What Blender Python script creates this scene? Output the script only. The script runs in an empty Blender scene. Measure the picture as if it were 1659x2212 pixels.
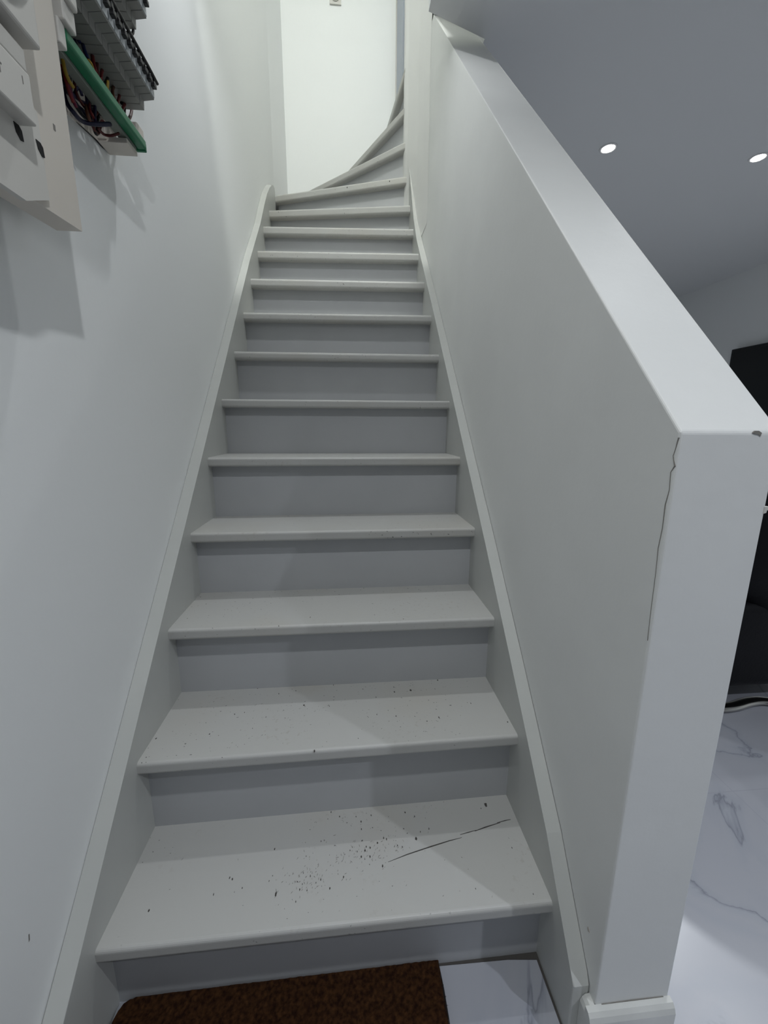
import bpy, bmesh, math, random
from mathutils import Vector, Matrix
C = bpy.context.scene.collection
SC = bpy.context.scene
random.seed(4)

# ------------------------------------------------------------------ camera
cam_d = bpy.data.cameras.new('camera')
cam = bpy.data.objects.new('camera', cam_d); C.objects.link(cam)
YAW, PITCH, ROLL = 0.0877, -0.2058, 0.0038
cy, sy, cp, sp, cr, sr = math.cos(YAW), math.sin(YAW), math.cos(PITCH), math.sin(PITCH), math.cos(ROLL), math.sin(ROLL)
f_ = Vector((sy*cp, cy*cp, sp)); r0 = Vector((cy, -sy, 0)); u0 = r0.cross(f_)
rr = r0*cr + u0*sr; uu = u0*cr - r0*sr
cam.matrix_world = Matrix(((rr.x, uu.x, -f_.x, 0.4362), (rr.y, uu.y, -f_.y, -0.5508), (rr.z, uu.z, -f_.z, 1.0446), (0, 0, 0, 1)))
cam_d.sensor_fit = 'VERTICAL'; cam_d.sensor_height = 24.0; cam_d.lens = 24.0*873.8/2212
cam_d.clip_start = 0.02
SC.camera = cam

# ------------------------------------------------------------------ world, exposure
wd = bpy.data.worlds.new('world'); SC.world = wd; wd.use_nodes = True
wd.node_tree.nodes['Background'].inputs[0].default_value = (0.8, 0.85, 0.9, 1)
wd.node_tree.nodes['Background'].inputs[1].default_value = 0.1
SC.view_settings.view_transform = 'Standard'; SC.view_settings.look = 'None'
SC.view_settings.gamma = 1.0; SC.view_settings.use_curve_mapping = False
SC.view_settings.exposure = -0.06
CEIL = 2.466
COOL = (0.93, 0.965, 1.0)
NEUT = (0.97, 1.0, 0.96)
# recessed spots of the hall and room, the last an added fill: x, y, watts, label
SPOTS = [
    (0.64, -0.61, 8.6, 'recessed ceiling spotlight above the foot of the stairs'),
    (1.80, 1.776, 3.5, 'glowing recessed ceiling spotlight nearer the sloping wall, left of the pair'),
    (2.642, 1.771, 27.0, 'glowing recessed ceiling spotlight on the right edge of the photo'),
    (1.83, 0.93, 2.5, 'recessed ceiling spotlight just beyond the top right corner'),
    (2.642, 0.93, 4.0, 'recessed ceiling spotlight in the room, nearer the viewer'),
    (2.25, -1.35, 19.0, 'added cool fill lamp behind the viewer on the right'),  # added lamp standing in for window daylight, no known fitting
]
STAIR_SPOT = (0.37, 0.74, 3.9, 'recessed ceiling spotlight in the raised ceiling over the middle of the stairs', 2.80)
SPREAD = math.radians(135)
UPPER = [(0.67, 0.28, 5.18, 60.0, 'upstairs ceiling lamp over the stair opening')]

# ------------------------------------------------------------------ materials
def mat(name, col, rough=0.6, metal=0.0, spec=0.5, bump=0.0, bscale=40.0, var=0.0, vscale=3.0):
    m = bpy.data.materials.new(name); m.use_nodes = True
    nt = m.node_tree; b = nt.nodes['Principled BSDF']
    b.inputs['Base Color'].default_value = (*col, 1); b.inputs['Roughness'].default_value = rough
    b.inputs['Metallic'].default_value = metal; b.inputs['Specular IOR Level'].default_value = spec
    tc = nt.nodes.new('ShaderNodeTexCoord')
    if var > 0:
        n = nt.nodes.new('ShaderNodeTexNoise'); n.inputs['Scale'].default_value = vscale; n.inputs['Detail'].default_value = 4
        nt.links.new(tc.outputs['Object'], n.inputs['Vector'])
        r = nt.nodes.new('ShaderNodeValToRGB')
        r.color_ramp.elements[0].position = 0.35; r.color_ramp.elements[1].position = 0.7
        r.color_ramp.elements[0].color = (*[c*(1-var) for c in col], 1); r.color_ramp.elements[1].color = (*col, 1)
        nt.links.new(n.outputs['Fac'], r.inputs['Fac']); nt.links.new(r.outputs['Color'], b.inputs['Base Color'])
    if bump > 0:
        n2 = nt.nodes.new('ShaderNodeTexNoise'); n2.inputs['Scale'].default_value = bscale; n2.inputs['Detail'].default_value = 3
        nt.links.new(tc.outputs['Object'], n2.inputs['Vector'])
        bp = nt.nodes.new('ShaderNodeBump'); bp.inputs['Strength'].default_value = bump; bp.inputs['Distance'].default_value = 0.002
        nt.links.new(n2.outputs['Fac'], bp.inputs['Height']); nt.links.new(bp.outputs['Normal'], b.inputs['Normal'])
    return m

def tread_mat():
    m = mat('stair_tread_paint', (0.47, 0.47, 0.45), 0.45, bump=0.25, bscale=25)
    nt = m.node_tree; b = nt.nodes['Principled BSDF']; L = nt.links
    tc = nt.nodes.new('ShaderNodeTexCoord')
    def noise(s, d=3, r=0.5):
        n = nt.nodes.new('ShaderNodeTexNoise'); n.inputs['Scale'].default_value = s; n.inputs['Detail'].default_value = d
        n.inputs['Roughness'].default_value = r; L.new(tc.outputs['Object'], n.inputs['Vector']); return n
    def ramp(src, p0, p1, c0=0.0, c1=1.0):
        r = nt.nodes.new('ShaderNodeMapRange'); r.inputs['From Min'].default_value = p0; r.inputs['From Max'].default_value = p1
        r.inputs['To Min'].default_value = c0; r.inputs['To Max'].default_value = c1; L.new(src, r.inputs['Value']); return r.outputs[0]
    def mul(a, c):
        x = nt.nodes.new('ShaderNodeMath'); x.operation = 'MULTIPLY'; L.new(a, x.inputs[0]); L.new(c, x.inputs[1]); return x.outputs[0]
    def mix(fac, a, c):
        x = nt.nodes.new('ShaderNodeMix'); x.data_type = 'RGBA'; L.new(fac, x.inputs[0])
        for s, v in ((6, a), (7, c)):
            if isinstance(v, tuple): x.inputs[s].default_value = (*v, 1)
            else: L.new(v, x.inputs[s])
        return x.outputs[2]
    grime = mul(ramp(noise(90, 2).outputs['Fac'], 0.60, 0.72), ramp(noise(5, 2).outputs['Fac'], 0.50, 0.64))
    warm = ramp(noise(3.5, 2).outputs['Fac'], 0.52, 0.75, 0.0, 0.45)
    c1 = mix(warm, (0.47, 0.47, 0.45), (0.45, 0.425, 0.37))
    dots = mul(ramp(noise(160, 1).outputs['Fac'], 0.73, 0.76), ramp(noise(4, 2).outputs['Fac'], 0.42, 0.55))
    c2 = mix(ramp(grime, 0, 1, 0, 0.35), c1, (0.32, 0.29, 0.25))
    c3 = mix(dots, c2, (0.10, 0.095, 0.09))
    L.new(c3, b.inputs['Base Color'])
    return m

def tile_mat():
    m = mat('marble_floor_tiles', (0.62, 0.64, 0.70), 0.28)
    nt = m.node_tree; b = nt.nodes['Principled BSDF']; L = nt.links
    tc = nt.nodes.new('ShaderNodeTexCoord')
    w = nt.nodes.new('ShaderNodeTexNoise'); w.inputs['Scale'].default_value = 1.6; w.inputs['Detail'].default_value = 7; w.inputs['Distortion'].default_value = 1.2
    L.new(tc.outputs['Object'], w.inputs['Vector'])
    r = nt.nodes.new('ShaderNodeValToRGB'); e = r.color_ramp.elements
    e[0].position = 0.0; e[0].color = (0.38, 0.39, 0.425, 1)
    e[1].position = 1.0; e[1].color = (0.38, 0.39, 0.425, 1)
    for p, c in ((0.44, (0.365, 0.375, 0.41)), (0.476, (0.34, 0.355, 0.395)), (0.4785, (0.15, 0.16, 0.19)), (0.483, (0.27, 0.285, 0.325)), (0.50, (0.36, 0.375, 0.415)), (0.54, (0.38, 0.39, 0.425)), (0.60, (0.36, 0.375, 0.415)), (0.66, (0.38, 0.39, 0.425))):
        x = e.new(p); x.color = (*c, 1)
    L.new(w.outputs['Fac'], r.inputs['Fac'])
    mp = nt.nodes.new('ShaderNodeMapping'); mp.inputs['Location'].default_value = (-0.95+0.0, -0.354, 0)
    L.new(tc.outputs['Object'], mp.inputs['Vector'])
    br = nt.nodes.new('ShaderNodeTexBrick'); br.offset = 0.0; br.squash = 1.0
    br.inputs['Scale'].default_value = 1.0; br.inputs['Brick Width'].default_value = 0.6; br.inputs['Row Height'].default_value = 0.6
    br.inputs['Mortar Size'].default_value = 0.0015; br.inputs['Mortar Smooth'].default_value = 0.0
    L.new(mp.outputs[0], br.inputs['Vector'])
    x = nt.nodes.new('ShaderNodeMix'); x.data_type = 'RGBA'; L.new(br.outputs['Fac'], x.inputs[0]); L.new(r.outputs['Color'], x.inputs[6])
    x.inputs[7].default_value = (0.33, 0.34, 0.38, 1)
    L.new(x.outputs[2], b.inputs['Base Color'])
    return m

def coir_mat():
    m = mat('brown_coir', (0.10, 0.042, 0.018), 0.95, spec=0.1, bump=1.0, bscale=220)
    nt = m.node_tree; b = nt.nodes['Principled BSDF']
    tc = nt.nodes.new('ShaderNodeTexCoord'); n = nt.nodes.new('ShaderNodeTexNoise'); n.inputs['Scale'].default_value = 130; n.inputs['Detail'].default_value = 5
    nt.links.new(tc.outputs['Object'], n.inputs['Vector'])
    r = nt.nodes.new('ShaderNodeValToRGB'); r.color_ramp.elements[0].position = 0.35; r.color_ramp.elements[1].position = 0.75
    r.color_ramp.elements[0].color = (0.016, 0.006, 0.003, 1); r.color_ramp.elements[1].color = (0.06, 0.026, 0.009, 1)
    nt.links.new(n.outputs['Fac'], r.inputs['Fac']); nt.links.new(r.outputs['Color'], b.inputs['Base Color'])
    return m

def emit(name, col, s):
    m = bpy.data.materials.new(name); m.use_nodes = True; nt = m.node_tree
    b = nt.nodes['Principled BSDF']; b.inputs['Emission Color'].default_value = (*col, 1); b.inputs['Emission Strength'].default_value = s
    return m

M = {
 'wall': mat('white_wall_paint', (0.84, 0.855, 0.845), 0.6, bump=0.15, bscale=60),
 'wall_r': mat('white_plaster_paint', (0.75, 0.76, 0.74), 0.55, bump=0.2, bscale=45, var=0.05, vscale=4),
 'wall_dim': mat('bounce_cut_dark_grey', (0.16, 0.16, 0.16), 0.7),  # for the unseen rear wall, made dark to cut bounced light
 'ceil': mat('white_ceiling_paint', (0.72, 0.73, 0.73), 0.8),
 'tread': tread_mat(),
 'riser': mat('stair_riser_paint', (0.455, 0.465, 0.475), 0.5, bump=0.2, bscale=30, var=0.06, vscale=5),
 'string': mat('stair_string_paint', (0.52, 0.53, 0.505), 0.38, bump=0.2, bscale=30, var=0.05, vscale=6),
 'post': mat('grey_door_frame_paint', (0.40, 0.44, 0.50), 0.5),
 'tile': tile_mat(), 'coir': coir_mat(),
 'skirt': mat('glossy_white_skirting', (0.70, 0.71, 0.68), 0.25, var=0.2, vscale=9),
 'dark': mat('dark_crack', (0.05, 0.048, 0.045), 0.9),
 'greymark': mat('grey_scuff', (0.22, 0.21, 0.19), 0.9),
 'scuff': mat('faint_scuff', (0.5, 0.47, 0.43), 0.8),
 'grime': mat('black_grime', (0.06, 0.055, 0.05), 0.9),
 'pvc': mat('cream_plastic', (0.64, 0.595, 0.53), 0.45),
 'pvc2': mat('white_plastic', (0.60, 0.585, 0.545), 0.4),
 'module': mat('grey_breaker_plastic', (0.27, 0.27, 0.25), 0.5),
 'tag': mat('pale_breaker_front', (0.5, 0.53, 0.54), 0.4),
 'green': mat('green_terminal_plastic', (0.01, 0.17, 0.075), 0.35),
 'green2': mat('grey_terminal_base', (0.20, 0.22, 0.19), 0.5),
 'wall_s': mat('white_stairwell_corner_paint', (0.80, 0.80, 0.78), 0.5),
 'brass': mat('brass_screw', (0.5, 0.45, 0.3), 0.35, metal=1),
 'blackp': mat('black_plastic', (0.008, 0.008, 0.009), 0.35),
 'hole': mat('black_hole', (0.004, 0.004, 0.004), 0.9),
 'screen': mat('tv_screen_glass', (0.004, 0.005, 0.006), 0.12),
 'leather': mat('black_leather', (0.004, 0.004, 0.005), 0.5, spec=0.2, bump=0.3, bscale=120),
 'chrome': mat('brushed_chrome', (0.55, 0.54, 0.50), 0.2, metal=1),
 'spotring': mat('white_spot_ring', (0.75, 0.75, 0.75), 0.4),
 'lens': emit('lit_spot_lens', (1, 0.97, 0.93), 30.0),
}
WC = {'yellow': (0.45, 0.30, 0.03), 'red': (0.20, 0.012, 0.012), 'darkred': (0.11, 0.012, 0.010), 'magenta': (0.20, 0.01, 0.05),
      'navy': (0.012, 0.012, 0.05), 'black': (0.006, 0.006, 0.008), 'violet': (0.03, 0.012, 0.06), 'brown': (0.14, 0.045, 0.015),
      'blue': (0.012, 0.025, 0.13), 'yellowgreen': (0.35, 0.38, 0.08)}
for k, v in WC.items(): M['w_'+k] = mat(k+'_wire_sheath', tuple(c*0.6 for c in v), 0.5, spec=0.3)

# ------------------------------------------------------------------ helpers
def obj(name, bm, m, parent=None, smooth=False):
    bmesh.ops.recalc_face_normals(bm, faces=bm.faces)
    p_ = parent
    while p_:                      # outlines are given in the room's coordinates; store them relative to the parent
        bmesh.ops.translate(bm, verts=bm.verts, vec=-p_.location); p_ = p_.parent
    me = bpy.data.meshes.new(name); bm.to_mesh(me); bm.free()
    me.materials.append(M[m])
    if smooth:
        for p in me.polygons: p.use_smooth = True
    o = bpy.data.objects.new(name, me); C.objects.link(o)
    if parent: o.parent = parent
    return o
def tag(o, label, cat, group=None):
    o['label'] = label; o['category'] = cat
    if group: o['group'] = group
    return o
def empty(name, loc, label, cat, group=None):
    o = bpy.data.objects.new(name, None); C.objects.link(o); o.location = loc; o.empty_display_size = 0.05
    return tag(o, label, cat, group)
def struct(name, bm, m, parent=None):
    o = obj(name, bm, m, parent); 
    if not parent: o['kind'] = 'structure'
    return o
def add_box(bm, a, b, bev=0.0, seg=2):
    vs = [bm.verts.new((x, y, z)) for x in (a[0], b[0]) for y in (a[1], b[1]) for z in (a[2], b[2])]
    fs = [bm.faces.new([vs[i] for i in q]) for q in ((0,1,3,2),(4,6,7,5),(0,4,5,1),(2,3,7,6),(0,2,6,4),(1,5,7,3))]
    if bev > 0:
        es = list({e for f in fs for e in f.edges})
        bmesh.ops.bevel(bm, geom=es, offset=bev, segments=seg, affect='EDGES', profile=0.5)
    return bm
def box(a, b, bev=0.0, seg=2): return add_box(bmesh.new(), a, b, bev, seg)
def add_prism(bm, pts, axis, lo, hi):
    """pts: 2-D outline in the plane of the other two axes; extruded along axis"""
    def mk(p, t):
        if axis == 'x': return (t, p[0], p[1])
        if axis == 'y': return (p[0], t, p[1])
        return (p[0], p[1], t)
    A = [bm.verts.new(mk(p, lo)) for p in pts]; B = [bm.verts.new(mk(p, hi)) for p in pts]
    n = len(pts)
    bm.faces.new(A); bm.faces.new(B[::-1])
    for i in range(n): bm.faces.new((A[i], A[(i+1) % n], B[(i+1) % n], B[i]))
    return A, B
def smooth_path(pts, sub=6):
    P = [Vector(p) for p in pts]; out = []
    for i in range(len(P)-1):
        p0 = P[max(i-1, 0)]; p1 = P[i]; p2 = P[i+1]; p3 = P[min(i+2, len(P)-1)]
        for k in range(sub):
            t = k/sub
            out.append(0.5*((2*p1)+(p2-p0)*t+(2*p0-5*p1+4*p2-p3)*t*t+(3*p1-p0-3*p2+p3)*t**3))
    out.append(P[-1]); return out
def add_tube(bm, pts, r, n=10, sub=6, flat=None):
    path = smooth_path(pts, sub) if sub > 1 else [Vector(p) for p in pts]
    rings = []; up = Vector((0, 0, 1))
    for i, p in enumerate(path):
        t = (path[min(i+1, len(path)-1)]-path[max(i-1, 0)]).normalized()
        a = t.cross(up)
        if a.length < 0.05: a = t.cross(Vector((1, 0, 0)))
        a.normalize(); b = a.cross(t).normalized()
        ring = []
        for k in range(n):
            w = 2*math.pi*k/n
            rx, rz = (flat if flat else (r, r))
            ring.append(bm.verts.new(p+a*math.cos(w)*rx+b*math.sin(w)*rz))
        rings.append(ring)
    for i in range(len(rings)-1):
        for k in range(n): bm.faces.new((rings[i][k], rings[i][(k+1) % n], rings[i+1][(k+1) % n], rings[i+1][k]))
    bm.faces.new(rings[0]); bm.faces.new(rings[-1][::-1])
    return bm
def tube(pts, r, n=10, sub=6, flat=None): return add_tube(bmesh.new(), pts, r, n, sub, flat)
def lathe(prof, axis, center, n=32):
    """prof: (radius, height) list; revolved about axis through center"""
    bm = bmesh.new(); rings = []
    for r, h in prof:
        ring = []
        for k in range(n):
            w = 2*math.pi*k/n; c, s = math.cos(w)*max(r, 1e-5), math.sin(w)*max(r, 1e-5)
            v = (h, c, s) if axis == 'x' else ((c, h, s) if axis == 'y' else (c, s, h))
            ring.append(bm.verts.new(Vector(v)+Vector(center)))
        rings.append(ring)
    for i in range(len(rings)-1):
        for k in range(n): bm.faces.new((rings[i][k], rings[i][(k+1) % n], rings[i+1][(k+1) % n], rings[i+1][k]))
    bm.faces.new(rings[0]); bm.faces.new(rings[-1][::-1])
    return bm

# ------------------------------------------------------------------ the room shell
W = 0.803                       # clear width between the stair strings
WL = -0.032                     # plane of the left wall
WR = 0.833; WR2 = 0.965         # the half wall's two faces
BACK = 2.95
struct('floor', box((-0.2, -3.3, -0.1), (4.3, 5.3, 0.0)), 'tile')
bm = bmesh.new(); add_prism(bm, [(WL-0.15, -3.3), (WL, -3.3), (WL, 2.585), (0.012, BACK), (0.012, BACK+0.01), (WL-0.15, BACK+0.01)], 'z', 0, 5.3)
struct('wall_left', bm, 'wall')
bm = bmesh.new(); add_box(bm, (WL-0.15, BACK+0.01, 0), (0.0, BACK+0.12, 5.3)); add_box(bm, (0.0, BACK, 0), (1.1, BACK+0.12, 5.3)); add_box(bm, (1.1, BACK, 2.8), (2.3, BACK+0.12, 5.3))
struct('wall_back', bm, 'wall')
# half wall: sloping top, then full height above the ceiling opening
bm = bmesh.new()
A, B = add_prism(bm, [(-0.09, 0), (-0.09, 1.041), (1.61, 2.826), (1.62, 2.84), (1.62, 5.3), (2.60, 5.3), (2.60, 0)], 'x', WR, WR2)
es = [e for e in bm.edges if all(abs(v.co.y+0.09) < 1e-4 or (abs(v.co.z-2.826) < 1e-3) for v in e.verts) and not all(v.co.z < 0.01 for v in e.verts)]
bmesh.ops.bevel(bm, geom=es, offset=0.0035, segments=3, affect='EDGES', profile=0.5)
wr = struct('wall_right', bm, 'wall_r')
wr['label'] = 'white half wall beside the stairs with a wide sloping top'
# hairline crack in the corner paint of the half wall, chips
pts = [(-0.088, 1.034), (-0.086, 1.02), (-0.084, 1.012), (-0.0885, 1.0), (-0.084, 0.992), (-0.086, 0.97), (-0.083, 0.951), (-0.084, 0.921), (-0.082, 0.894), (-0.084, 0.859), (-0.085, 0.814), (-0.087, 0.766)]
bm = bmesh.new()
prev = None
for i, (y, z) in enumerate(pts):
    wdt = 0.0009 if i % 3 else 0.0014
    if i > 8: wdt = 0.0006
    cur = [bm.verts.new((WR-0.0004, y-wdt/2, z)), bm.verts.new((WR-0.0004, y+wdt/2, z)), bm.verts.new((WR+0.001, y+wdt/2, z)), bm.verts.new((WR+0.001, y-wdt/2, z))]
    if prev:
        for k in range(4): bm.faces.new((prev[k], prev[(k+1) % 4], cur[(k+1) % 4], cur[k]))
    prev = cur
obj('crack', bm, 'greymark', wr)
bm = bmesh.new(); add_prism(bm, [(0.926, 1.040), (0.929, 1.0425), (0.934, 1.0425), (0.9385, 1.040), (0.9375, 1.036), (0.934, 1.038), (0.930, 1.0385)], 'y', -0.0907, -0.089)
obj('chip', bm, 'greymark', wr)
bm = bmesh.new(); add_prism(bm, [(WR2-0.003, 0.948), (WR2+0.004, 0.948), (WR2+0.0028, 0.943), (WR2+0.001, 0.944), (WR2+0.0005, 0.940), (WR2-0.003, 0.939)], 'y', -0.0908, -0.086)
obj('chip', bm, 'pvc2', wr)
# skirting that wraps the end of the half wall, with a rounded top
def skirt_profile(t0, t1): return [(t0, 0), (t1, 0), (t1, 0.088), (t1-(t1-t0)*0.2, 0.096), (t1-(t1-t0)*0.55, 0.101), (t0, 0.102)]
sk = 0.016
bm = bmesh.new(); add_prism(bm, [(-0.09-0.0, 0.0), (-0.09-sk, 0.0), (-0.09-sk, 0.088), (-0.09-sk*0.8, 0.096), (-0.09-sk*0.5, 0.101), (-0.09, 0.102)], 'x', WR-sk, WR2+0.002)
struct('baseboard_front', bm, 'skirt')
bm = bmesh.new(); add_prism(bm, [(WR, 0.0), (WR-sk, 0.0), (WR-sk, 0.088), (WR-sk*0.8, 0.096), (WR-sk*0.5, 0.101), (WR, 0.102)], 'y', -0.09, -0.0755)
struct('baseboard_side', bm, 'skirt')
# grime line where skirting meets the paint
b0 = bmesh.new(); add_prism(b0, [(0.845, 0.1025), (0.90, 0.1035), (0.955, 0.1025), (0.955, 0.1005), (0.845, 0.1005)], 'y', -0.0912, -0.0895)
obj('joint_dirt', b0, 'greymark', bpy.data.objects['baseboard_front'])

# ceilings and upstairs shell
bm = bmesh.new()
outline = [(WL-0.1, -3.3), (4.3, -3.3), (4.3, 5.3), (WR2, 5.3), (WR2, 1.249), (0.753, 1.173), (0.737, 1.168), (0.735, 0.50), (WL-0.1, 0.50)]
add_prism(bm, outline, 'z', CEIL, 2.80)
struct('ceiling', bm, 'ceil')
struct('ceiling_stair_recess', box((WL-0.1, 0.40, 2.80), (0.80, 0.95, 2.90)), 'ceil')
struct('ceiling_upper', box((WL-0.15, -1.4, 5.2), (2.4, BACK+0.12, 5.3)), 'ceil')
struct('wall_upper_front', box((WL-0.1, -1.5, 2.8), (2.4, -1.4, 5.3)), 'wall')
struct('wall_upper_right', box((2.3, -1.5, 2.8), (2.4, BACK+0.12, 5.3)), 'wall')
bm = box((4.10, -3.3, 0), (4.3, 5.3, CEIL+0.1)); struct('wall_room_right', bm, 'wall')
struct('wall_room_back', box((WR2-0.4, 5.1, 0), (4.3, 5.3, CEIL+0.1)), 'wall')
struct('wall_room_left', box((WR2-0.4, BACK+0.12, 0), (WR2, 5.3, CEIL+0.1)), 'wall')
struct('wall_behind', box((WL-0.1, -3.3, 0), (4.3, -3.15, CEIL+0.1)), 'wall_dim')
bm = bmesh.new()
add_prism(bm, [(WR-0.0005, 1.63), (0.830, 1.76), (0.822, 1.90), (0.809, 2.02), (0.7975, 2.11), (0.788, 2.155), (0.7845, 2.182), (0.786, 2.22), (WR-0.0005, 2.26)], 'z', 2.02, 5.2)
struct('trim_2', bm, 'wall_s')
# upstairs side wall added to block lamp spill onto the sloping top
struct('wall_upper_blocker', box((WR, -1.4, 2.805), (WR2, 1.6195, 5.2)), 'wall_r')
# grey upright frame at the head of the stairs
bm = box((0.822, 2.60, 2.6), (0.875, BACK+0.01, 5.25)); t1_ = struct('trim_1', bm, 'post')
obj('frame_edge', box((0.815, 2.930, 2.6), (0.824, BACK, 5.25)), 'pvc2', t1_)
obj('screw_head', lathe([(0.001, 0.8205), (0.006, 0.8205), (0.006, 0.823)], 'x', (0, 2.76, 3.86), 12), 'dark', t1_)

# ------------------------------------------------------------------ staircase
N_ = 0.036; TH = 0.028
Z = [0, .181, .376, .568, .757, .9505, 1.1395, 1.333, 1.5225, 1.7145, 1.9065, 2.096, 2.273, 2.474, 2.664, 2.85, 3.04]
LY = [None, .002, .186, .379, .568, .756, .946, 1.156, 1.348, 1.533, 1.733, 1.921, 2.142]
RY = [None, .007, .198, .379, .573, .763, .935, 1.138, 1.311, 1.499, 1.689, 1.874, 2.009]
stairs = empty('staircase', (0.4, 0.0, 0.0), 'white painted wooden staircase with worn treads, winding right at its top', 'staircase')
EX = 0.012                      # housed into the strings
lines = {}
for k in range(1, 13): lines[k] = (Vector((0, LY[k])), Vector((W, RY[k])))
lines[13] = (Vector((0.002, 2.397)), Vector((0.803, 2.118)))
lines[14] = (Vector((-0.03, 2.903)), Vector((0.800, 2.141)))
lines[15] = (Vector((0.383, 2.95)), Vector((0.798, 2.153)))
lines[16] = (Vector((0.686, 2.95)), Vector((0.786, 2.170)))
def ext(l, e):
    d = (l[1]-l[0]).normalized(); return (l[0]-d*e, l[1]+d*e)
def back(l, off):
    d = (l[1]-l[0]).normalized(); n = Vector((-d.y, d.x)); return (l[0]+n*off, l[1]+n*off)
def at_x(l, x):
    d = l[1]-l[0]; return Vector((x, l[0].y+(x-l[0].x)*d.y/d.x))
def make_tread(k):
    z = Z[k]; f = lines[k]
    if k <= 12:
        nx = back(lines[k+1], N_+0.016)
        p = [at_x(f, -EX), at_x(f, W+EX), at_x(nx, W+EX), at_x(nx, -EX)]
    elif k == 13:
        nx = back(lines[14], N_+0.016)
        p = [at_x(f, -0.028), at_x(f, W+0.02), Vector((W+0.02, nx[1].y)), nx[1], Vector((WL+0.002, 2.948))]
    elif k == 14:
        nx = back(lines[15], N_+0.016)
        p = [at_x(f, -0.028), at_x(f, W+0.02), Vector((W+0.02, nx[1].y)), nx[1], Vector((nx[0].x, 2.948)), Vector((-0.028, 2.948))]
    elif k == 15:
        nx = back(lines[16], N_+0.016)
        p = [Vector((0.385, 2.948)), Vector((0.798, 2.153)), Vector((W+0.02, 2.17)), nx[1], Vector((nx[0].x, 2.948))]
    else:
        p = [Vector((0.688, 2.948)), Vector((0.786, 2.170)), Vector((0.830, 2.17)), Vector((0.830, 2.948))]
    bm = bmesh.new()
    th = TH+min(0.014, max(0, k-6)*0.003)
    A, B = add_prism(bm, [(q.x, q.y) for q in p], 'z', z-th, z)
    es = [e for e in bm.edges if (set(e.verts) == {A[0], A[1]} or set(e.verts) == {B[0], B[1]})]
    bmesh.ops.bevel(bm, geom=es, offset=(0.011 if k > 6 else 0.0075), segments=5, affect='EDGES', profile=0.5)
    return bm
def make_riser(k):
    z0 = Z[k-1]-(0.0 if k == 1 else 0.004); z1 = Z[k]-TH+0.002-min(0.014, max(0, k-6)*0.003)
    f = back(lines[k], N_)
    g = back(lines[k], N_+0.015)
    if k <= 12: p = [at_x(f, -EX), at_x(f, W+EX), at_x(g, W+EX), at_x(g, -EX)]
    else: p = [f[0], f[1], g[1], g[0]]
    bm = bmesh.new(); add_prism(bm, [(q.x, q.y) for q in p], 'z', z0, z1); return bm
for k in range(1, 17):
    obj('tread', make_tread(k), 'tread', stairs)
    obj('riser', make_riser(k), 'riser', stairs)
# strings: side boards with a curved top edge
tl = [(-0.16, 0.0), (-0.16, 0.09), (0.016, .262), (.156, .403), (.40, .648), (.675, .922), (.908, 1.156), (1.151, 1.40), (1.544, 1.795), (1.849, 2.075), (1.979, 2.215), (2.10, 2.335), (2.20, 2.415), (2.29, 2.475), (2.35, 2.503), (2.385, 2.508), (2.40, 2.495)]
low = [(2.40, 2.05), (0.35, 0.0)]
def string_board(x0, x1, top):
    bm = bmesh.new(); A, B = add_prism(bm, top+low, 'x', x0, x1)
    es = []
    n = len(top)
    for S in (A, B):
        vs = set(S[:n]); es += [e for e in bm.edges if e.verts[0] in vs and e.verts[1] in vs]
    bmesh.ops.bevel(bm, geom=es, offset=0.003, segments=2, affect='EDGES', profile=0.5)
    return bm
obj('string_board', string_board(WL+0.001, 0.0, tl), 'string', stairs)
tr = [(-0.075, 0.0), (-0.075, 0.118), (-0.064, .133), (.050, .288), (.184, .433), (.285, .539), (.493, .752), (.619, .877), (.789, 1.045), (.96, 1.216), (1.30, 1.553), (1.756, 1.992), (1.881, 2.145), (2.004, 2.367), (2.10, 2.545), (2.20, 2.745), (2.26, 2.858), (2.30, 2.98), (2.335, 3.10), (2.35, 3.16)]
low = [(2.35, 2.0), (0.35, 0.0)]
obj('string_board', string_board(W, WR-0.001, tr), 'string', stairs)
# long split in the bottom tread
bm = bmesh.new()
def sliver(bm, pts, z, wmax, zz=0.0004):
    n = len(pts); L_ = []
    for i, (x, y) in enumerate(pts):
        w = wmax*math.sin(math.pi*(i+0.35)/(n-0.3)); L_.append((x, y+w/2, y-w/2))
    up = [bm.verts.new((a, b, z+zz)) for a, b, c in L_]; dn = [bm.verts.new((a, c, z+zz)) for a, b, c in L_]
    up2 = [bm.verts.new((a, b, z-0.001)) for a, b, c in L_]; dn2 = [bm.verts.new((a, c, z-0.001)) for a, b, c in L_]
    for i in range(n-1):
        bm.faces.new((up[i], up[i+1], dn[i+1], dn[i])); bm.faces.new((up[i], up[i+1], up2[i+1], up2[i])); bm.faces.new((dn[i], dn[i+1], dn2[i+1], dn2[i]))
sliver(bm, [(0.505, .1045), (0.546, .116), (0.599, .128), (0.640, .1365), (0.668, .141)], Z[1], 0.0022)
sliver(bm, [(0.666, .1475), (0.685, .151), (0.705, .1545)], Z[1], 0.0018)
sliver(bm, [(0.700, .1525), (0.725, .159), (0.763, .167)], Z[1], 0.0024)
sliver(bm, [(0.755, .167), (0.775, .1705), (0.789, .172)], Z[1], 0.0018)
obj('crack', bm, 'grime', stairs)
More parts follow.
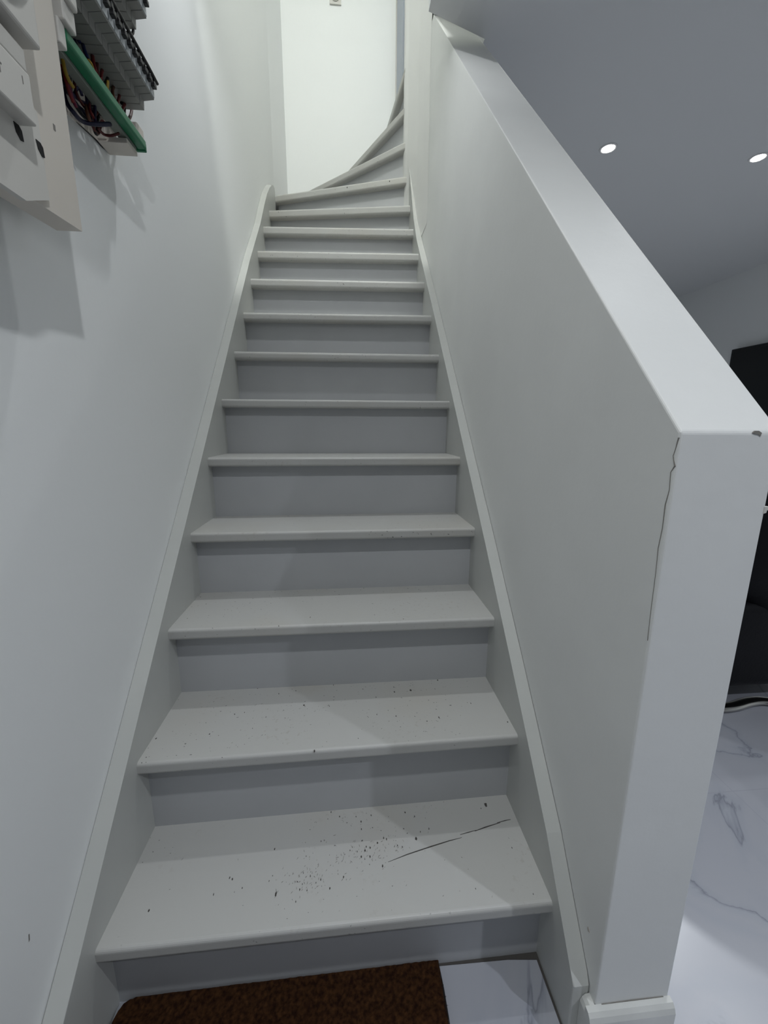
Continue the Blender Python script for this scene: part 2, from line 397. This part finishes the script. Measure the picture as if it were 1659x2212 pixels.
def specks(name, pts, z, m, big=()):
    bm = bmesh.new()
    for i, (x, y) in enumerate(pts):
        r = random.uniform(0.0009, 0.0019)*(2.0 if i in big else 1); n = 7; a0 = random.random()*6
        el = random.uniform(0.5, 1.0)
        top = [bm.verts.new((x+r*random.uniform(.6, 1.2)*math.cos(a0+2*math.pi*q/n)*el, y+r*1.5*random.uniform(.6, 1.2)*math.sin(a0+2*math.pi*q/n), z+0.0004)) for q in range(n)]
        bot = [bm.verts.new((v.co.x, v.co.y, z-0.001)) for v in top]
        bm.faces.new(top)
        for q in range(n): bm.faces.new((top[q], top[(q+1) % n], bot[(q+1) % n], bot[q]))
    o = obj(name, bm, m, stairs); o['kind'] = 'stuff'; return o
T1 = [(0.127, 0.229), (0.385, 0.224), (0.405, 0.211), (0.442, 0.208), (0.476, 0.208), (0.554, 0.209), (0.574, 0.197), (0.731, 0.204), (0.745, 0.212), (0.271, 0.15), (0.338, 0.13), (0.271, 0.089), (0.276, 0.098), (0.288, 0.065), (0.462, 0.139), (0.486, 0.145), (0.5, 0.154), (0.506, 0.151), (0.569, 0.147), (0.581, 0.161), (0.601, 0.166), (0.528, 0.136), (0.538, 0.132), (0.428, 0.134), (0.443, 0.13), (0.459, 0.131), (0.47, 0.136), (0.451, 0.119), (0.458, 0.114), (0.469, 0.118), (0.467, 0.103), (0.493, 0.098), (0.336, 0.098), (0.35, 0.091), (0.362, 0.078), (0.371, 0.083), (0.415, 0.084), (0.389, 0.066), (0.332, 0.069), (0.346, 0.066), (0.336, 0.078), (0.326, 0.083), (0.222, 0.081), (0.209, 0.075), (0.171, 0.074), (0.062, 0.057), (0.327, 0.049), (0.453, 0.195), (0.453, 0.178), (0.199, 0.098), (0.193, 0.101), (0.667, 0.042), (0.767, 0.111), (0.773, 0.024)]
T2 = [(0.008, 0.255), (0.1, 0.296), (0.12, 0.259), (0.158, 0.32), (0.18, 0.324), (0.211, 0.269), (0.234, 0.304), (0.25, 0.388), (0.319, 0.339), (0.381, 0.33), (0.32, 0.352), (0.495, 0.291), (0.54, 0.282), (0.523, 0.303), (0.546, 0.371), (0.589, 0.374), (0.653, 0.375), (0.668, 0.411), (0.64, 0.269), (0.796, 0.241), (0.722, 0.315), (0.73, 0.312), (0.449, 0.219), (0.331, 0.426), (0.191, 0.415), (0.388, 0.413), (0.356, 0.192), (0.272, 0.324)]
T3 = [(0.009, 0.574), (0.041, 0.524), (0.111, 0.444), (0.023, 0.439), (0.333, 0.421), (0.213, 0.605), (0.335, 0.599), (0.477, 0.603), (0.554, 0.6), (0.641, 0.577), (0.57, 0.393), (0.26, 0.382)]
specks('paint_chips', T1, Z[1], 'grime', big=(18, 13, 8))
specks('paint_chips', T2, Z[2], 'grime', big=(15, 14, 8))
specks('paint_chips', T3, Z[3], 'greymark', big=(0,))
# fine scatter of scuffs in the walked-on middle of the lowest treads
sc = []
for cx, cyy, s, n in ((0.445, 0.122, 0.035, 70), (0.34, 0.085, 0.035, 60), (0.53, 0.135, 0.02, 22), (0.45, 0.2, 0.09, 26), (0.5, 0.1, 0.2, 40)):
    for i in range(n):
        x = random.gauss(cx, s); y = random.gauss(cyy, s*0.45)
        if 0.02 < x < 0.78 and 0.02 < y < 0.21: sc.append((x, y))
random.seed(9)
bm = bmesh.new()
def dashes(bm, pts, z, ln=(0.002, 0.007)):
    for x, y in pts:
        a = random.gauss(1.2, 0.5); l = random.uniform(*ln); w = random.uniform(0.0003, 0.0006)
        d = Vector((math.cos(a), math.sin(a), 0))*l/2; nn = Vector((-math.sin(a), math.cos(a), 0))*w
        c = Vector((x, y, z+0.0003)); q = [c-d, c+nn, c+d, c-nn]
        t = [bm.verts.new(v) for v in q]; b = [bm.verts.new(v-Vector((0, 0, 0.0012))) for v in q]
        bm.faces.new(t)
        for k in range(4): bm.faces.new((t[k], t[(k+1) % 4], b[(k+1) % 4], b[k]))
dashes(bm, sc, Z[1])
o = obj('scuff_marks', bm, 'greymark', stairs); o['kind'] = 'stuff'
bm = bmesh.new(); s2 = [(random.gauss(0.28, 0.09), random.gauss(0.32, 0.02)) for i in range(26)]+[(random.uniform(0.05, 0.75), random.uniform(0.215, 0.41)) for i in range(26)]+[(random.uniform(0.55, 0.78), random.uniform(0.37, 0.41)) for i in range(22)]
dashes(bm, s2, Z[2], (0.0015, 0.005)); o = obj('scuff_marks', bm, 'greymark', stairs); o['kind'] = 'stuff'
# dark joint where the first riser and right string meet the floor
bm = bmesh.new(); add_prism(bm, [(0.598, 0.0415), (0.8028, 0.0428), (0.8028, -0.075), (0.7995, -0.075), (0.7985, 0.031), (0.74, 0.036), (0.598, 0.038)], 'z', -0.001, 0.0012)
obj('floor_joint_dirt', bm, 'grime', stairs)

# ------------------------------------------------------------------ doormat
mat_o = empty('doormat', (0.30, -0.18, 0.0), 'dark brown coir doormat lying against the bottom step', 'doormat')
bm = bmesh.new(); add_prism(bm, [(0.008, 0.012), (0.016, 0.026), (0.03, 0.037), (0.590, 0.041), (0.600, 0.038), (0.602, 0.0), (0.600, -0.42), (0.01, -0.42)], 'z', 0.0, 0.009)
obj('backing', bm, 'blackp', mat_o)
bm = bmesh.new()
nx, ny = 120, 90
gv = {}
for i in range(nx+1):
    for j in range(ny+1):
        x = 0.003+0.597*i/nx; y = -0.42+(0.4575+0.006*i/nx)*j/ny
        dx, dy = min(x-0.003, 0.600-x), min(0.0375-y+0.006*i/nx, y+0.42)
        h = 0.017+random.uniform(-0.0012, 0.0012)
        if min(dx, dy) < 0.001: h = 0.008; x += random.uniform(-0.001, 0.001)
        # rounded far-left corner
        if x < 0.03 and y > 0.01:
            cx_, cy_ = 0.03, 0.01; v = Vector((x-cx_, y-cy_)); 
            if v.length > 0.021: v = v.normalized()*0.021; x, y = cx_+v.x, cy_+v.y
        gv[i, j] = bm.verts.new((x, y, h))
for i in range(nx):
    for j in range(ny): bm.faces.new((gv[i, j], gv[i+1, j], gv[i+1, j+1], gv[i, j+1]))
o = obj('coir_pile', bm, 'coir', mat_o); o['kind'] = 'stuff'
# loose fibres
bm = bmesh.new()
for i in range(5200):
    x = random.uniform(0.012, 0.602); y = random.uniform(-0.30, 0.026)
    if x < 0.03 and y > 0.01: continue
    a = random.uniform(0, 6.28); l = random.uniform(0.003, 0.007); h = random.uniform(0.001, 0.004)
    p = Vector((x, y, 0.0165)); d = Vector((math.cos(a)*l*0.5, math.sin(a)*l*0.5, h)); s = Vector((-math.sin(a), math.cos(a), 0))*0.0005
    bm.faces.new([bm.verts.new(v) for v in (p-s, p+s, p+d)])
o = obj('coir_fibres', bm, 'coir', mat_o); o['kind'] = 'stuff'

# ------------------------------------------------------------------ recessed spotlights
def spotlight(x, y, w, label, CEIL=CEIL):
    t = empty('recessed_spotlight', (x, y, CEIL), label, 'ceiling light', 'recessed spotlights in the ceiling')
    obj('ring', lathe([(0.031, -0.001), (0.032, -0.004), (0.041, -0.004), (0.043, 0.0)], 'z', (x, y, CEIL), 32), 'spotring', t, True)
    obj('lens', lathe([(0.0, -0.0045), (0.022, -0.0042), (0.030, -0.002), (0.030, 0.0)], 'z', (x, y, CEIL-0.0005), 32), 'lens', t, True)
    ld = bpy.data.lights.new('spot_lamp', 'AREA'); ld.shape = 'DISK'; ld.size = 0.05; ld.energy = w; ld.color = COOL if y > -0.8 else (0.84, 0.89, 1.0); ld.spread = SPREAD
    l = bpy.data.objects.new('spot_lamp', ld); C.objects.link(l); l.location = (0, 0, -0.012); l.parent = t
    return t
for s in SPOTS: spotlight(*s)
spotlight(*STAIR_SPOT)
for x, y, z, w, label in UPPER:
    t = empty('ceiling_lamp', (x, y, z), label, 'ceiling light')
    obj('lamp_shade', lathe([(0.12, 0.02), (0.12, 0.0), (0.09, -0.03), (0.0, -0.045)], 'z', (x, y, z), 32), 'lens', t, True)
    ld = bpy.data.lights.new('upper_lamp', 'AREA'); ld.shape = 'DISK'; ld.size = 0.36; ld.energy = w; ld.color = NEUT
    l = bpy.data.objects.new('upper_lamp', ld); C.objects.link(l); l.location = (0, 0, -0.06); l.parent = t

# ------------------------------------------------------------------ light switch upstairs
t = empty('light_switch', (0.391, BACK, 3.965), 'small white square light switch high on the back wall', 'light switch')
obj('plate', box((0.351, BACK-0.010, 3.925), (0.431, BACK, 4.005), 0.002), 'pvc2', t)
obj('button', lathe([(0.026, -0.010), (0.026, -0.016), (0.022, -0.018), (0.018, -0.014), (0.0, -0.014)], 'y', (0.391, BACK, 3.965), 24), 'pvc2', t, True)

# ------------------------------------------------------------------ television on the room's right wall
t = empty('television', (4.06, 2.58, 1.0), 'black flat screen television hanging on the far right wall', 'television')
obj('casing', box((4.045, 1.98, 1.02), (4.095, 3.19, 1.775), 0.006), 'blackp', t)
obj('screen', box((4.0425, 2.01, 1.05), (4.0455, 3.16, 1.745)), 'screen', t)

# ------------------------------------------------------------------ black armchair by the half wall
ch = empty('armchair', (2.05, 0.95, 0.0), 'black leather armchair on a chrome base behind the half wall', 'armchair')
def rbox(a, b, r=0.04, seg=5): return box(a, b, r, seg)
obj('seat_shell', rbox((1.725, 0.655, 0.105), (2.42, 1.36, 0.44), 0.035), 'leather', ch, True)
# curved back facing the half wall corner
bm = bmesh.new(); cx_, cy_ = 2.075, 1.0
prof = []
n = 40
ro, ri = 0.352, 0.27
ringo = []
for i in range(n+1):
    a = math.radians(150+ (330-150)*i/n)
    k = 1.0+0.12*abs(math.sin(2*a))**1.5
    ringo.append((Vector((cx_+ro*k*math.cos(a), cy_+ro*k*math.sin(a))), Vector((cx_+ri*k*math.cos(a), cy_+ri*k*math.sin(a)))))
zs = [(0.40, 0.0), (0.60, 0.0), (0.85, -0.01), (0.93, -0.02), (0.955, -0.045)]
grid = []
for o_, i_ in ringo:
    d = (i_-o_).normalized(); col = []
    for z, s in zs: col.append(bm.verts.new((*(o_-d*s*-1), z)))
    for z, s in reversed(zs): col.append(bm.verts.new((*(i_+d*s*0.4), z)))
    grid.append(col)
m_ = len(grid[0])
for i in range(n):
    for j in range(m_-1): bm.faces.new((grid[i][j], grid[i+1][j], grid[i+1][j+1], grid[i][j+1]))
    bm.faces.new((grid[i][0], grid[i+1][0], grid[i+1][-1], grid[i][-1]))
bm.faces.new(grid[0]); bm.faces.new(grid[-1][::-1])
obj('backrest', bm, 'leather', ch, True)
obj('seat_cushion', rbox((1.80, 0.75, 0.42), (2.36, 1.34, 0.53), 0.04), 'leather', ch, True)
obj('base_frame', tube([(1.70, 0.70, 0.013), (1.776, 0.684, 0.013), (1.837, 0.679, 0.013), (1.888, 0.684, 0.013), (1.950, 0.699, 0.013), (2.011, 0.704, 0.013), (2.08, 0.69, 0.013), (2.30, 0.67, 0.013), (2.42, 0.72, 0.013), (2.44, 0.9, 0.013), (2.42, 1.25, 0.013)], 0.012, 12, 6, (0.022, 0.012)), 'chrome', ch, True)
obj('base_frame', tube([(1.70, 0.70, 0.013), (1.68, 0.82, 0.013), (1.70, 1.25, 0.013), (1.80, 1.33, 0.013), (2.30, 1.33, 0.013), (2.42, 1.25, 0.013)], 0.012, 12, 6, (0.022, 0.012)), 'chrome', ch, True)
for (x, y) in ((1.78, 0.70), (2.36, 0.70), (1.78, 1.31), (2.36, 1.31)):
    obj('leg', tube([(x, y, 0.015), (x, y, 0.13)], 0.011, 12, 1), 'chrome', ch, True)

# ------------------------------------------------------------------ meter board on the left wall
mb = empty('meter_board', (WL, 0.0, 1.33), 'cream plastic meter board fixed to the left wall, top left corner', 'meter board')
bm = bmesh.new()
add_prism(bm, [(-0.62, 1.322), (-0.02, 1.322), (0.10, 1.329), (0.172, 1.333), (0.172, 2.05), (-0.62, 2.05)], 'x', 0.004, 0.040)
obj('front_cover', bm, 'pvc', mb)
bm = bmesh.new(); add_prism(bm, [(-0.60, 1.350), (0.09, 1.352), (0.13, 1.362), (0.13, 2.03), (-0.60, 2.03)], 'x', WL, 0.006)
obj('back_box', bm, 'pvc', mb)
bm = bmesh.new(); add_prism(bm, [(-0.62, 1.308), (0.055, 1.318), (0.10, 1.340), (0.10, 1.44), (-0.62, 1.44)], 'x', 0.036, 0.0435)
obj('lower_cover', bm, 'pvc2', mb)
for (y, z) in ((0.059, 1.394), (0.095, 1.397)):
    bm = bmesh.new(); add_prism(bm, [(y-0.006, z+0.007), (y+0.002, z+0.0075), (y+0.006, z+0.004), (y+0.007, z-0.007), (y+0.002, z-0.0085), (y-0.004, z-0.003)], 'x', 0.0425, 0.0442)
    obj('knockout_hole', bm, 'hole', mb)
obj('scratch', box((0.0395, 0.136, 1.443), (0.0405, 0.140, 1.450)), 'greymark', mb)

mbk = empty('main_breaker', (0.04, 0.0, 1.40), 'pale main circuit breaker box mounted low on the meter board', 'circuit breaker')
obj('housing', box((0.0405, -0.22, 1.403), (0.062, 0.066, 1.456), 0.002), 'pvc2', mbk)
obj('cover', box((0.0405, -0.22, 1.457), (0.061, 0.064, 1.480), 0.0015), 'pvc2', mbk)
hs = bpy.data.objects['housing']
bm = bmesh.new(); add_prism(bm, [(0.016, 1.425), (0.0172, 1.425), (0.0172, 1.434), (0.020, 1.434), (0.020, 1.4355), (0.0172, 1.4355), (0.0172, 1.447), (0.016, 1.447), (0.016, 1.4355), (0.012, 1.4355), (0.012, 1.434), (0.016, 1.434)], 'x', 0.0618, 0.0624)
obj('printed_mark', bm, 'greymark', hs)
obj('printed_mark', box((0.0618, 0.051, 1.438), (0.0624, 0.052, 1.446)), 'greymark', hs)

so = empty('power_socket', (0.04, 0.02, 1.50), 'round white wall socket raised on the meter board, topmost left', 'power socket')
bm = bmesh.new(); add_box(bm, (0.0405, -0.08, 1.492), (0.070, 0.082, 1.66), 0.003)
obj('plate', bm, 'pvc2', so)
obj('round_rim', lathe([(0.060, 0.069), (0.060, 0.074), (0.056, 0.076), (0.053, 0.074), (0.051, 0.0705), (0.0, 0.0705)], 'x', (0, 0.012, 1.568), 48), 'module', so, True)  # grey colour carries the shade inside the socket's round recess
obj('round_face', lathe([(0.047, 0.070), (0.047, 0.082), (0.044, 0.086), (0.0, 0.087)], 'x', (0, 0.006, 1.572), 48), 'pvc2', so, True)
for y, z, l in ((0.03, 1.545, 0.006), (0.014, 1.555, 0.008), (0.0, 1.562, 0.006), (0.024, 1.556, 0.005), (-0.012, 1.57, 0.008)):
    obj('printed_mark', box((0.0868, y, z), (0.0876, y+0.002, z+l)), 'dark', bpy.data.objects['round_face'])

# ------------------------------------------------------------------ open distribution board
db = empty('distribution_board', (WL, 0.3, 1.60), 'open uncovered electrical distribution board behind the meter board', 'electrical panel')
bm = bmesh.new(); add_prism(bm, [(0.14, 1.560), (0.30, 1.563), (0.425, 1.580), (0.432, 1.66), (0.432, 2.05), (0.14, 2.05)], 'x', WL, WL+0.004)
obj('back_plate', bm, 'pvc', db)
for z in (1.705, 1.845): obj('mounting_rail', box((WL+0.003, 0.15, z), (WL+0.011, 0.468, z+0.035)), 'tag', db)
obj('bottom_bracket', box((WL+0.003, 0.388, 1.574), (0.024, 0.428, 1.583), 0.001), 'pvc', db)
obj('bottom_bracket', box((WL+0.003, 0.385, 1.578), (-0.012, 0.428, 1.66), 0.001), 'pvc', db)

BR_P = [(-0.021, 0.0), (0.034, 0.0), (0.034, 0.017), (0.055, 0.019), (0.055, 0.056), (0.034, 0.058), (0.034, 0.080), (-0.021, 0.080)]
def make_breaker(y, z, label, group):
    t = empty('circuit_breaker', (WL+0.011, y, z), label, 'circuit breaker', group)
    bm = bmesh.new(); add_prism(bm, [(a, z+b) for a, b in BR_P], 'y', y, y+0.0172)
    bmesh.ops.bevel(bm, geom=list(bm.edges), offset=0.0006, segments=1, affect='EDGES')
    obj('body', bm, 'module', t)
    obj('front_face', box((0.0548, y+0.001, z+0.022), (0.0562, y+0.0162, z+0.053)), 'tag', t)
    obj('toggle', box((0.0555, y+0.004, z+0.034), (0.064, y+0.0132, z+0.042), 0.001), 'blackp', t)
    return t
b0 = make_breaker(0.4405, 1.672, 'x', 'y')
def dup_to(src, dy, dz, label, group):
    r = src.copy(); C.objects.link(r); r.location = src.location+Vector((0, dy, dz))
    r['label'] = label; r['group'] = group
    for c in src.children:
        d = c.copy(); C.objects.link(d); d.parent = r
    return r
GL = 'modular breakers in the lower row'; GU = 'modular breakers in the upper row'
LL = 'grey modular breaker in the lower row of the open panel, among identical neighbours'
LU = 'grey modular breaker in the upper row of the open panel, among identical neighbours'
for i in range(1, 15):
    dup_to(b0, -0.018*i, 0, LL, GL)
b0['label'] = 'rightmost grey breaker of the lower row, its free side facing the stairs'; b0['group'] = GL
for i in range(0, 12):
    dup_to(b0, -0.018*i, 0.134, LU if i else 'rightmost grey breaker of the upper row, at the top edge of the photo', GU)
cb = empty('comb_busbar', (0.058, 0.30, 1.727), 'black comb busbar bridging the lower breaker row along its front', 'busbar')
obj('bar', tube([(0.0585, 0.17, 1.733), (0.0585, 0.30, 1.732), (0.0600, 0.42, 1.729), (0.0625, 0.462, 1.722)], 0.003, 8, 6), 'blackp', cb, True)
for i in range(15):
    y = 0.453-0.018*i
    obj('tooth', box((0.0540, y-0.0035, 1.7195), (0.0595, y+0.0035, 1.7300), 0.0008), 'blackp', cb)

# green terminal bar
gb = empty('terminal_bar', (0.025, 0.31, 1.59), 'long green earth terminal bar at the foot of the open panel', 'terminal bar')
obj('green_cover', box((0.022, 0.196, 1.590), (0.040, 0.436, 1.606), 0.003), 'green', gb)
obj('base', box((0.006, 0.196, 1.586), (0.0225, 0.430, 1.599), 0.001), 'green2', gb)
for i in range(9):
    y = 0.215+0.0245*i
    obj('screw', lathe([(0.0, 0.0008), (0.0032, 0.0006), (0.0034, -0.0006)], 'z', (0.031, y, 1.6062), 12), 'brass', bpy.data.objects['green_cover'])
obj('end_cap', box((0.018, 0.434, 1.588), (0.038, 0.441, 1.604), 0.002), 'green', gb)
# white terminal clips
t = tag(obj('terminal_block', box((-0.004, 0.436, 1.604), (0.026, 0.464, 1.640), 0.003), 'pvc'), 'pale terminal block behind the lower end of the green bar', 'terminal block')
t = empty('terminal_block', (0.03, 0.20, 1.60), 'white stepped terminal block at the upper end of the green bar', 'terminal block')
obj('body', box((0.018, 0.186, 1.607), (0.046, 0.214, 1.634), 0.002), 'pvc2', t)
obj('clip', box((0.020, 0.188, 1.634), (0.052, 0.214, 1.652), 0.003), 'pvc2', t)
obj('foot', box((0.026, 0.180, 1.575), (0.040, 0.196, 1.607), 0.002), 'pvc2', t)

# ------------------------------------------------------------------ loose wires
WIRES = [
    ('yellow', 0.0028, 'yellow wire bending down beside the white panel edge', [(0.015, 0.2249, 1.5919), (0.015, 0.2283, 1.5758), (0.015, 0.2348, 1.5674), (0.015, 0.2449, 1.5648)]),
    ('red', 0.0025, 'dark red wire hanging left of the green bar', [(0.01, 0.2318, 1.5838), (0.01, 0.2356, 1.5688), (0.01, 0.2403, 1.5571), (0.01, 0.2486, 1.5461)]),
    ('magenta', 0.0025, 'magenta wire hanging left of the green bar', [(0.005, 0.2418, 1.5848), (0.005, 0.253, 1.5685), (0.005, 0.2574, 1.5591), (0.005, 0.2656, 1.5507)]),
    ('navy', 0.0036, 'thick navy cable looping under the open panel', [(-0.01, 0.2651, 1.6308), (-0.01, 0.2605, 1.588), (-0.01, 0.2648, 1.56), (0.0, 0.2639, 1.543), (0.0, 0.2879, 1.5453), (0.01, 0.3069, 1.5537), (0.02, 0.3392, 1.5744)]),
    ('navy', 0.003, 'navy wire inside the loop of the thick cable', [(0.0, 0.2511, 1.573), (0.0, 0.2663, 1.5679), (0.0, 0.2736, 1.5601), (0.0, 0.2947, 1.5641), (0.0, 0.3053, 1.5562)]),
    ('black', 0.003, 'black wire crossing behind the green bar', [(0.0, 0.2468, 1.6), (0.0, 0.2541, 1.572), (0.0, 0.2701, 1.5597), (-0.0, 0.2867, 1.5557), (0.0, 0.3031, 1.5575)]),
    ('violet', 0.0026, 'violet wire curling under the green bar', [(0.0, 0.2613, 1.5701), (0.0, 0.285, 1.5741), (0.0, 0.3049, 1.5813), (0.0, 0.3245, 1.5833), (0.01, 0.3095, 1.5594)]),
    ('brown', 0.0028, 'brown wire hanging at the middle of the panel', [(0.0, 0.303, 1.5788), (0.01, 0.2853, 1.5586), (0.01, 0.2898, 1.5517), (0.0, 0.3135, 1.5586)]),
    ('red', 0.0025, 'red wire beside the brown wire under the green bar', [(-0.0, 0.3156, 1.5898), (0.01, 0.2958, 1.5668), (0.01, 0.3026, 1.5631), (0.0, 0.3234, 1.5676)]),
    ('black', 0.0014, 'thin black wire sagging to the lowest panel corner', [(-0.03, 0.295, 1.5704), (-0.03, 0.3263, 1.5676), (-0.03, 0.3737, 1.5731), (-0.03, 0.4062, 1.575), (-0.03, 0.4261, 1.5802)]),
    ('darkred', 0.0024, 'dark red wire curving at the foot of the panel', [(0.0, 0.3349, 1.565), (0.0, 0.3534, 1.5663), (0.01, 0.359, 1.5681), (0.02, 0.3685, 1.578)]),
    ('blue', 0.003, 'blue wire rising to the lower breaker row', [(0.0, 0.3075, 1.6713), (0.0, 0.3181, 1.6756), (0.01, 0.3015, 1.6548), (0.015, 0.2989, 1.6431)]),
    ('red', 0.0032, 'bright red wire rising to the lower breaker row', [(0.0, 0.3352, 1.6846), (0.0, 0.3458, 1.686), (0.01, 0.3258, 1.6573), (0.015, 0.3205, 1.638)]),
    ('darkred', 0.003, 'second red wire fanning right of the bright red one', [(0.0, 0.3535, 1.685), (0.0, 0.361, 1.6824), (0.01, 0.3355, 1.6537), (0.015, 0.3251, 1.6353)]),
    ('red', 0.0028, 'short red wire with black tip under the breakers', [(0.0, 0.3648, 1.681), (0.0, 0.3784, 1.6853), (0.01, 0.3498, 1.6572), (0.015, 0.335, 1.6376)]),
    ('yellow', 0.0022, 'yellow wire arching behind the green bar', [(0.0, 0.3033, 1.6427), (0.01, 0.3038, 1.6438), (0.02, 0.297, 1.6344), (0.02, 0.3032, 1.6286)]),
    ('black', 0.0028, 'black wire dropping right of the red wires', [(0.0, 0.3865, 1.6826), (0.0, 0.3961, 1.6859), (0.01, 0.3651, 1.6562), (0.015, 0.3425, 1.6347)]),
    ('yellow', 0.0022, 'yellow wire looping by the middle of the green bar', [(0.01, 0.3616, 1.6475), (0.02, 0.3485, 1.6446), (0.02, 0.3448, 1.629), (0.025, 0.342, 1.6136)]),
    ('brown', 0.0028, 'orange brown wire below the breaker row', [(0.0, 0.4039, 1.6805), (0.0, 0.4161, 1.686), (0.01, 0.3838, 1.6542), (0.015, 0.375, 1.6371)]),
    ('yellowgreen', 0.0018, 'green and yellow wire near the right breakers', [(0.0, 0.4019, 1.6717), (0.0, 0.4035, 1.6655), (0.01, 0.3814, 1.6439), (0.02, 0.3692, 1.6263)]),
    ('red', 0.0028, 'red wire bent under the right breakers', [(0.0, 0.4265, 1.6826), (0.0, 0.4353, 1.6856), (0.01, 0.4041, 1.6547), (0.015, 0.3845, 1.6317)]),
    ('red', 0.0028, 'red wire dipping out below the last breakers', [(0.0, 0.4467, 1.684), (0.0, 0.4551, 1.6834), (0.01, 0.4196, 1.6514), (0.015, 0.3938, 1.6245)]),
    ('black', 0.003, 'black wire dropping straight from the last breaker', [(0.0, 0.4365, 1.6696), (0.0, 0.4464, 1.6683), (0.005, 0.4315, 1.6465), (0.01, 0.4132, 1.6245)]),
    ('darkred', 0.003, 'brown wire bowing out right of the last breaker', [(0.0, 0.4658, 1.6841), (0.0, 0.479, 1.6863), (0.005, 0.4572, 1.6598), (0.01, 0.4222, 1.627)]),
    ('black', 0.0026, 'black wire stub above the blue wire', [(0.0, 0.29, 1.675), (-0.0, 0.3002, 1.685), (0.0, 0.3093, 1.689)]),
    ('black', 0.0026, 'short black wire end above the red wires', [(0.0, 0.2825, 1.6618), (0.0, 0.2941, 1.6734), (0.0, 0.3015, 1.6754)]),
    ('black', 0.0028, 'black wire arching below the upper breaker row', [(0.02, 0.4615, 1.819), (0.02, 0.477, 1.8253), (0.03, 0.4498, 1.7957), (0.03, 0.4334, 1.7771)]),
]
for colr, r, label, pts in WIRES:
    tag(obj('wire', tube(pts, r*0.95, 8, 6), 'w_'+colr, None, True), label, 'wire')

random.seed(21)
for i in range(12):
    y0 = 0.20+0.012*i+random.uniform(-0.006, 0.006); y1 = min(0.40, y0+random.uniform(-0.01, 0.07))
    x0 = random.uniform(-0.018, 0.0)
    zb = max(1.560, 1.552+0.10*(y0-0.2))+random.uniform(0.0, 0.02)
    pts = [(x0, y0, 1.664), (x0+0.004, y0+0.008, 1.625+random.uniform(-0.01, 0.01)), (x0+random.uniform(0.0, 0.012), y0+random.uniform(-0.01, 0.02), zb), (x0+0.006, 0.5*(y0+y1)+0.01, zb-0.002), (x0+0.010, y1, zb+0.022), (x0+0.012, y1+0.005, 1.592)]
    tag(obj('wire', tube(pts, 0.0024, 8, 5), ('w_navy', 'w_black', 'w_darkred', 'w_black')[i % 4], None, True), 'dark thin wire tangled behind the green terminal bar among similar wires', 'wire', 'dark wires tangled behind the green terminal bar')
# nail heads in the first winding tread, marks on the walls
for x in (0.452, 0.70):
    y = 2.397+(2.118-2.397)*(x-0.002)/0.801
    obj('nail_head', lathe([(0.0, -0.0006), (0.0035, -0.0006), (0.0035, 0.004)], 'y', (x, y, 2.474-0.016), 10), 'dark', stairs)
wl = bpy.data.objects['wall_left']
q = [(0.0, 0.0), (0.002, 0.001), (0.0035, 0.010), (0.002, 0.011)]
bm = bmesh.new(); add_prism(bm, [(-0.065+a, 0.318+b) for a, b in q], 'x', WL-0.001, WL+0.0004); obj('scratch', bm, 'greymark', wl)
bm = bmesh.new(); add_prism(bm, [(-0.058, 0.2075), (-0.052, 0.213), (-0.050, 0.206), (-0.053, 0.203)], 'x', WR-0.0004, WR+0.001); obj('scuff', bm, 'scuff', wr)
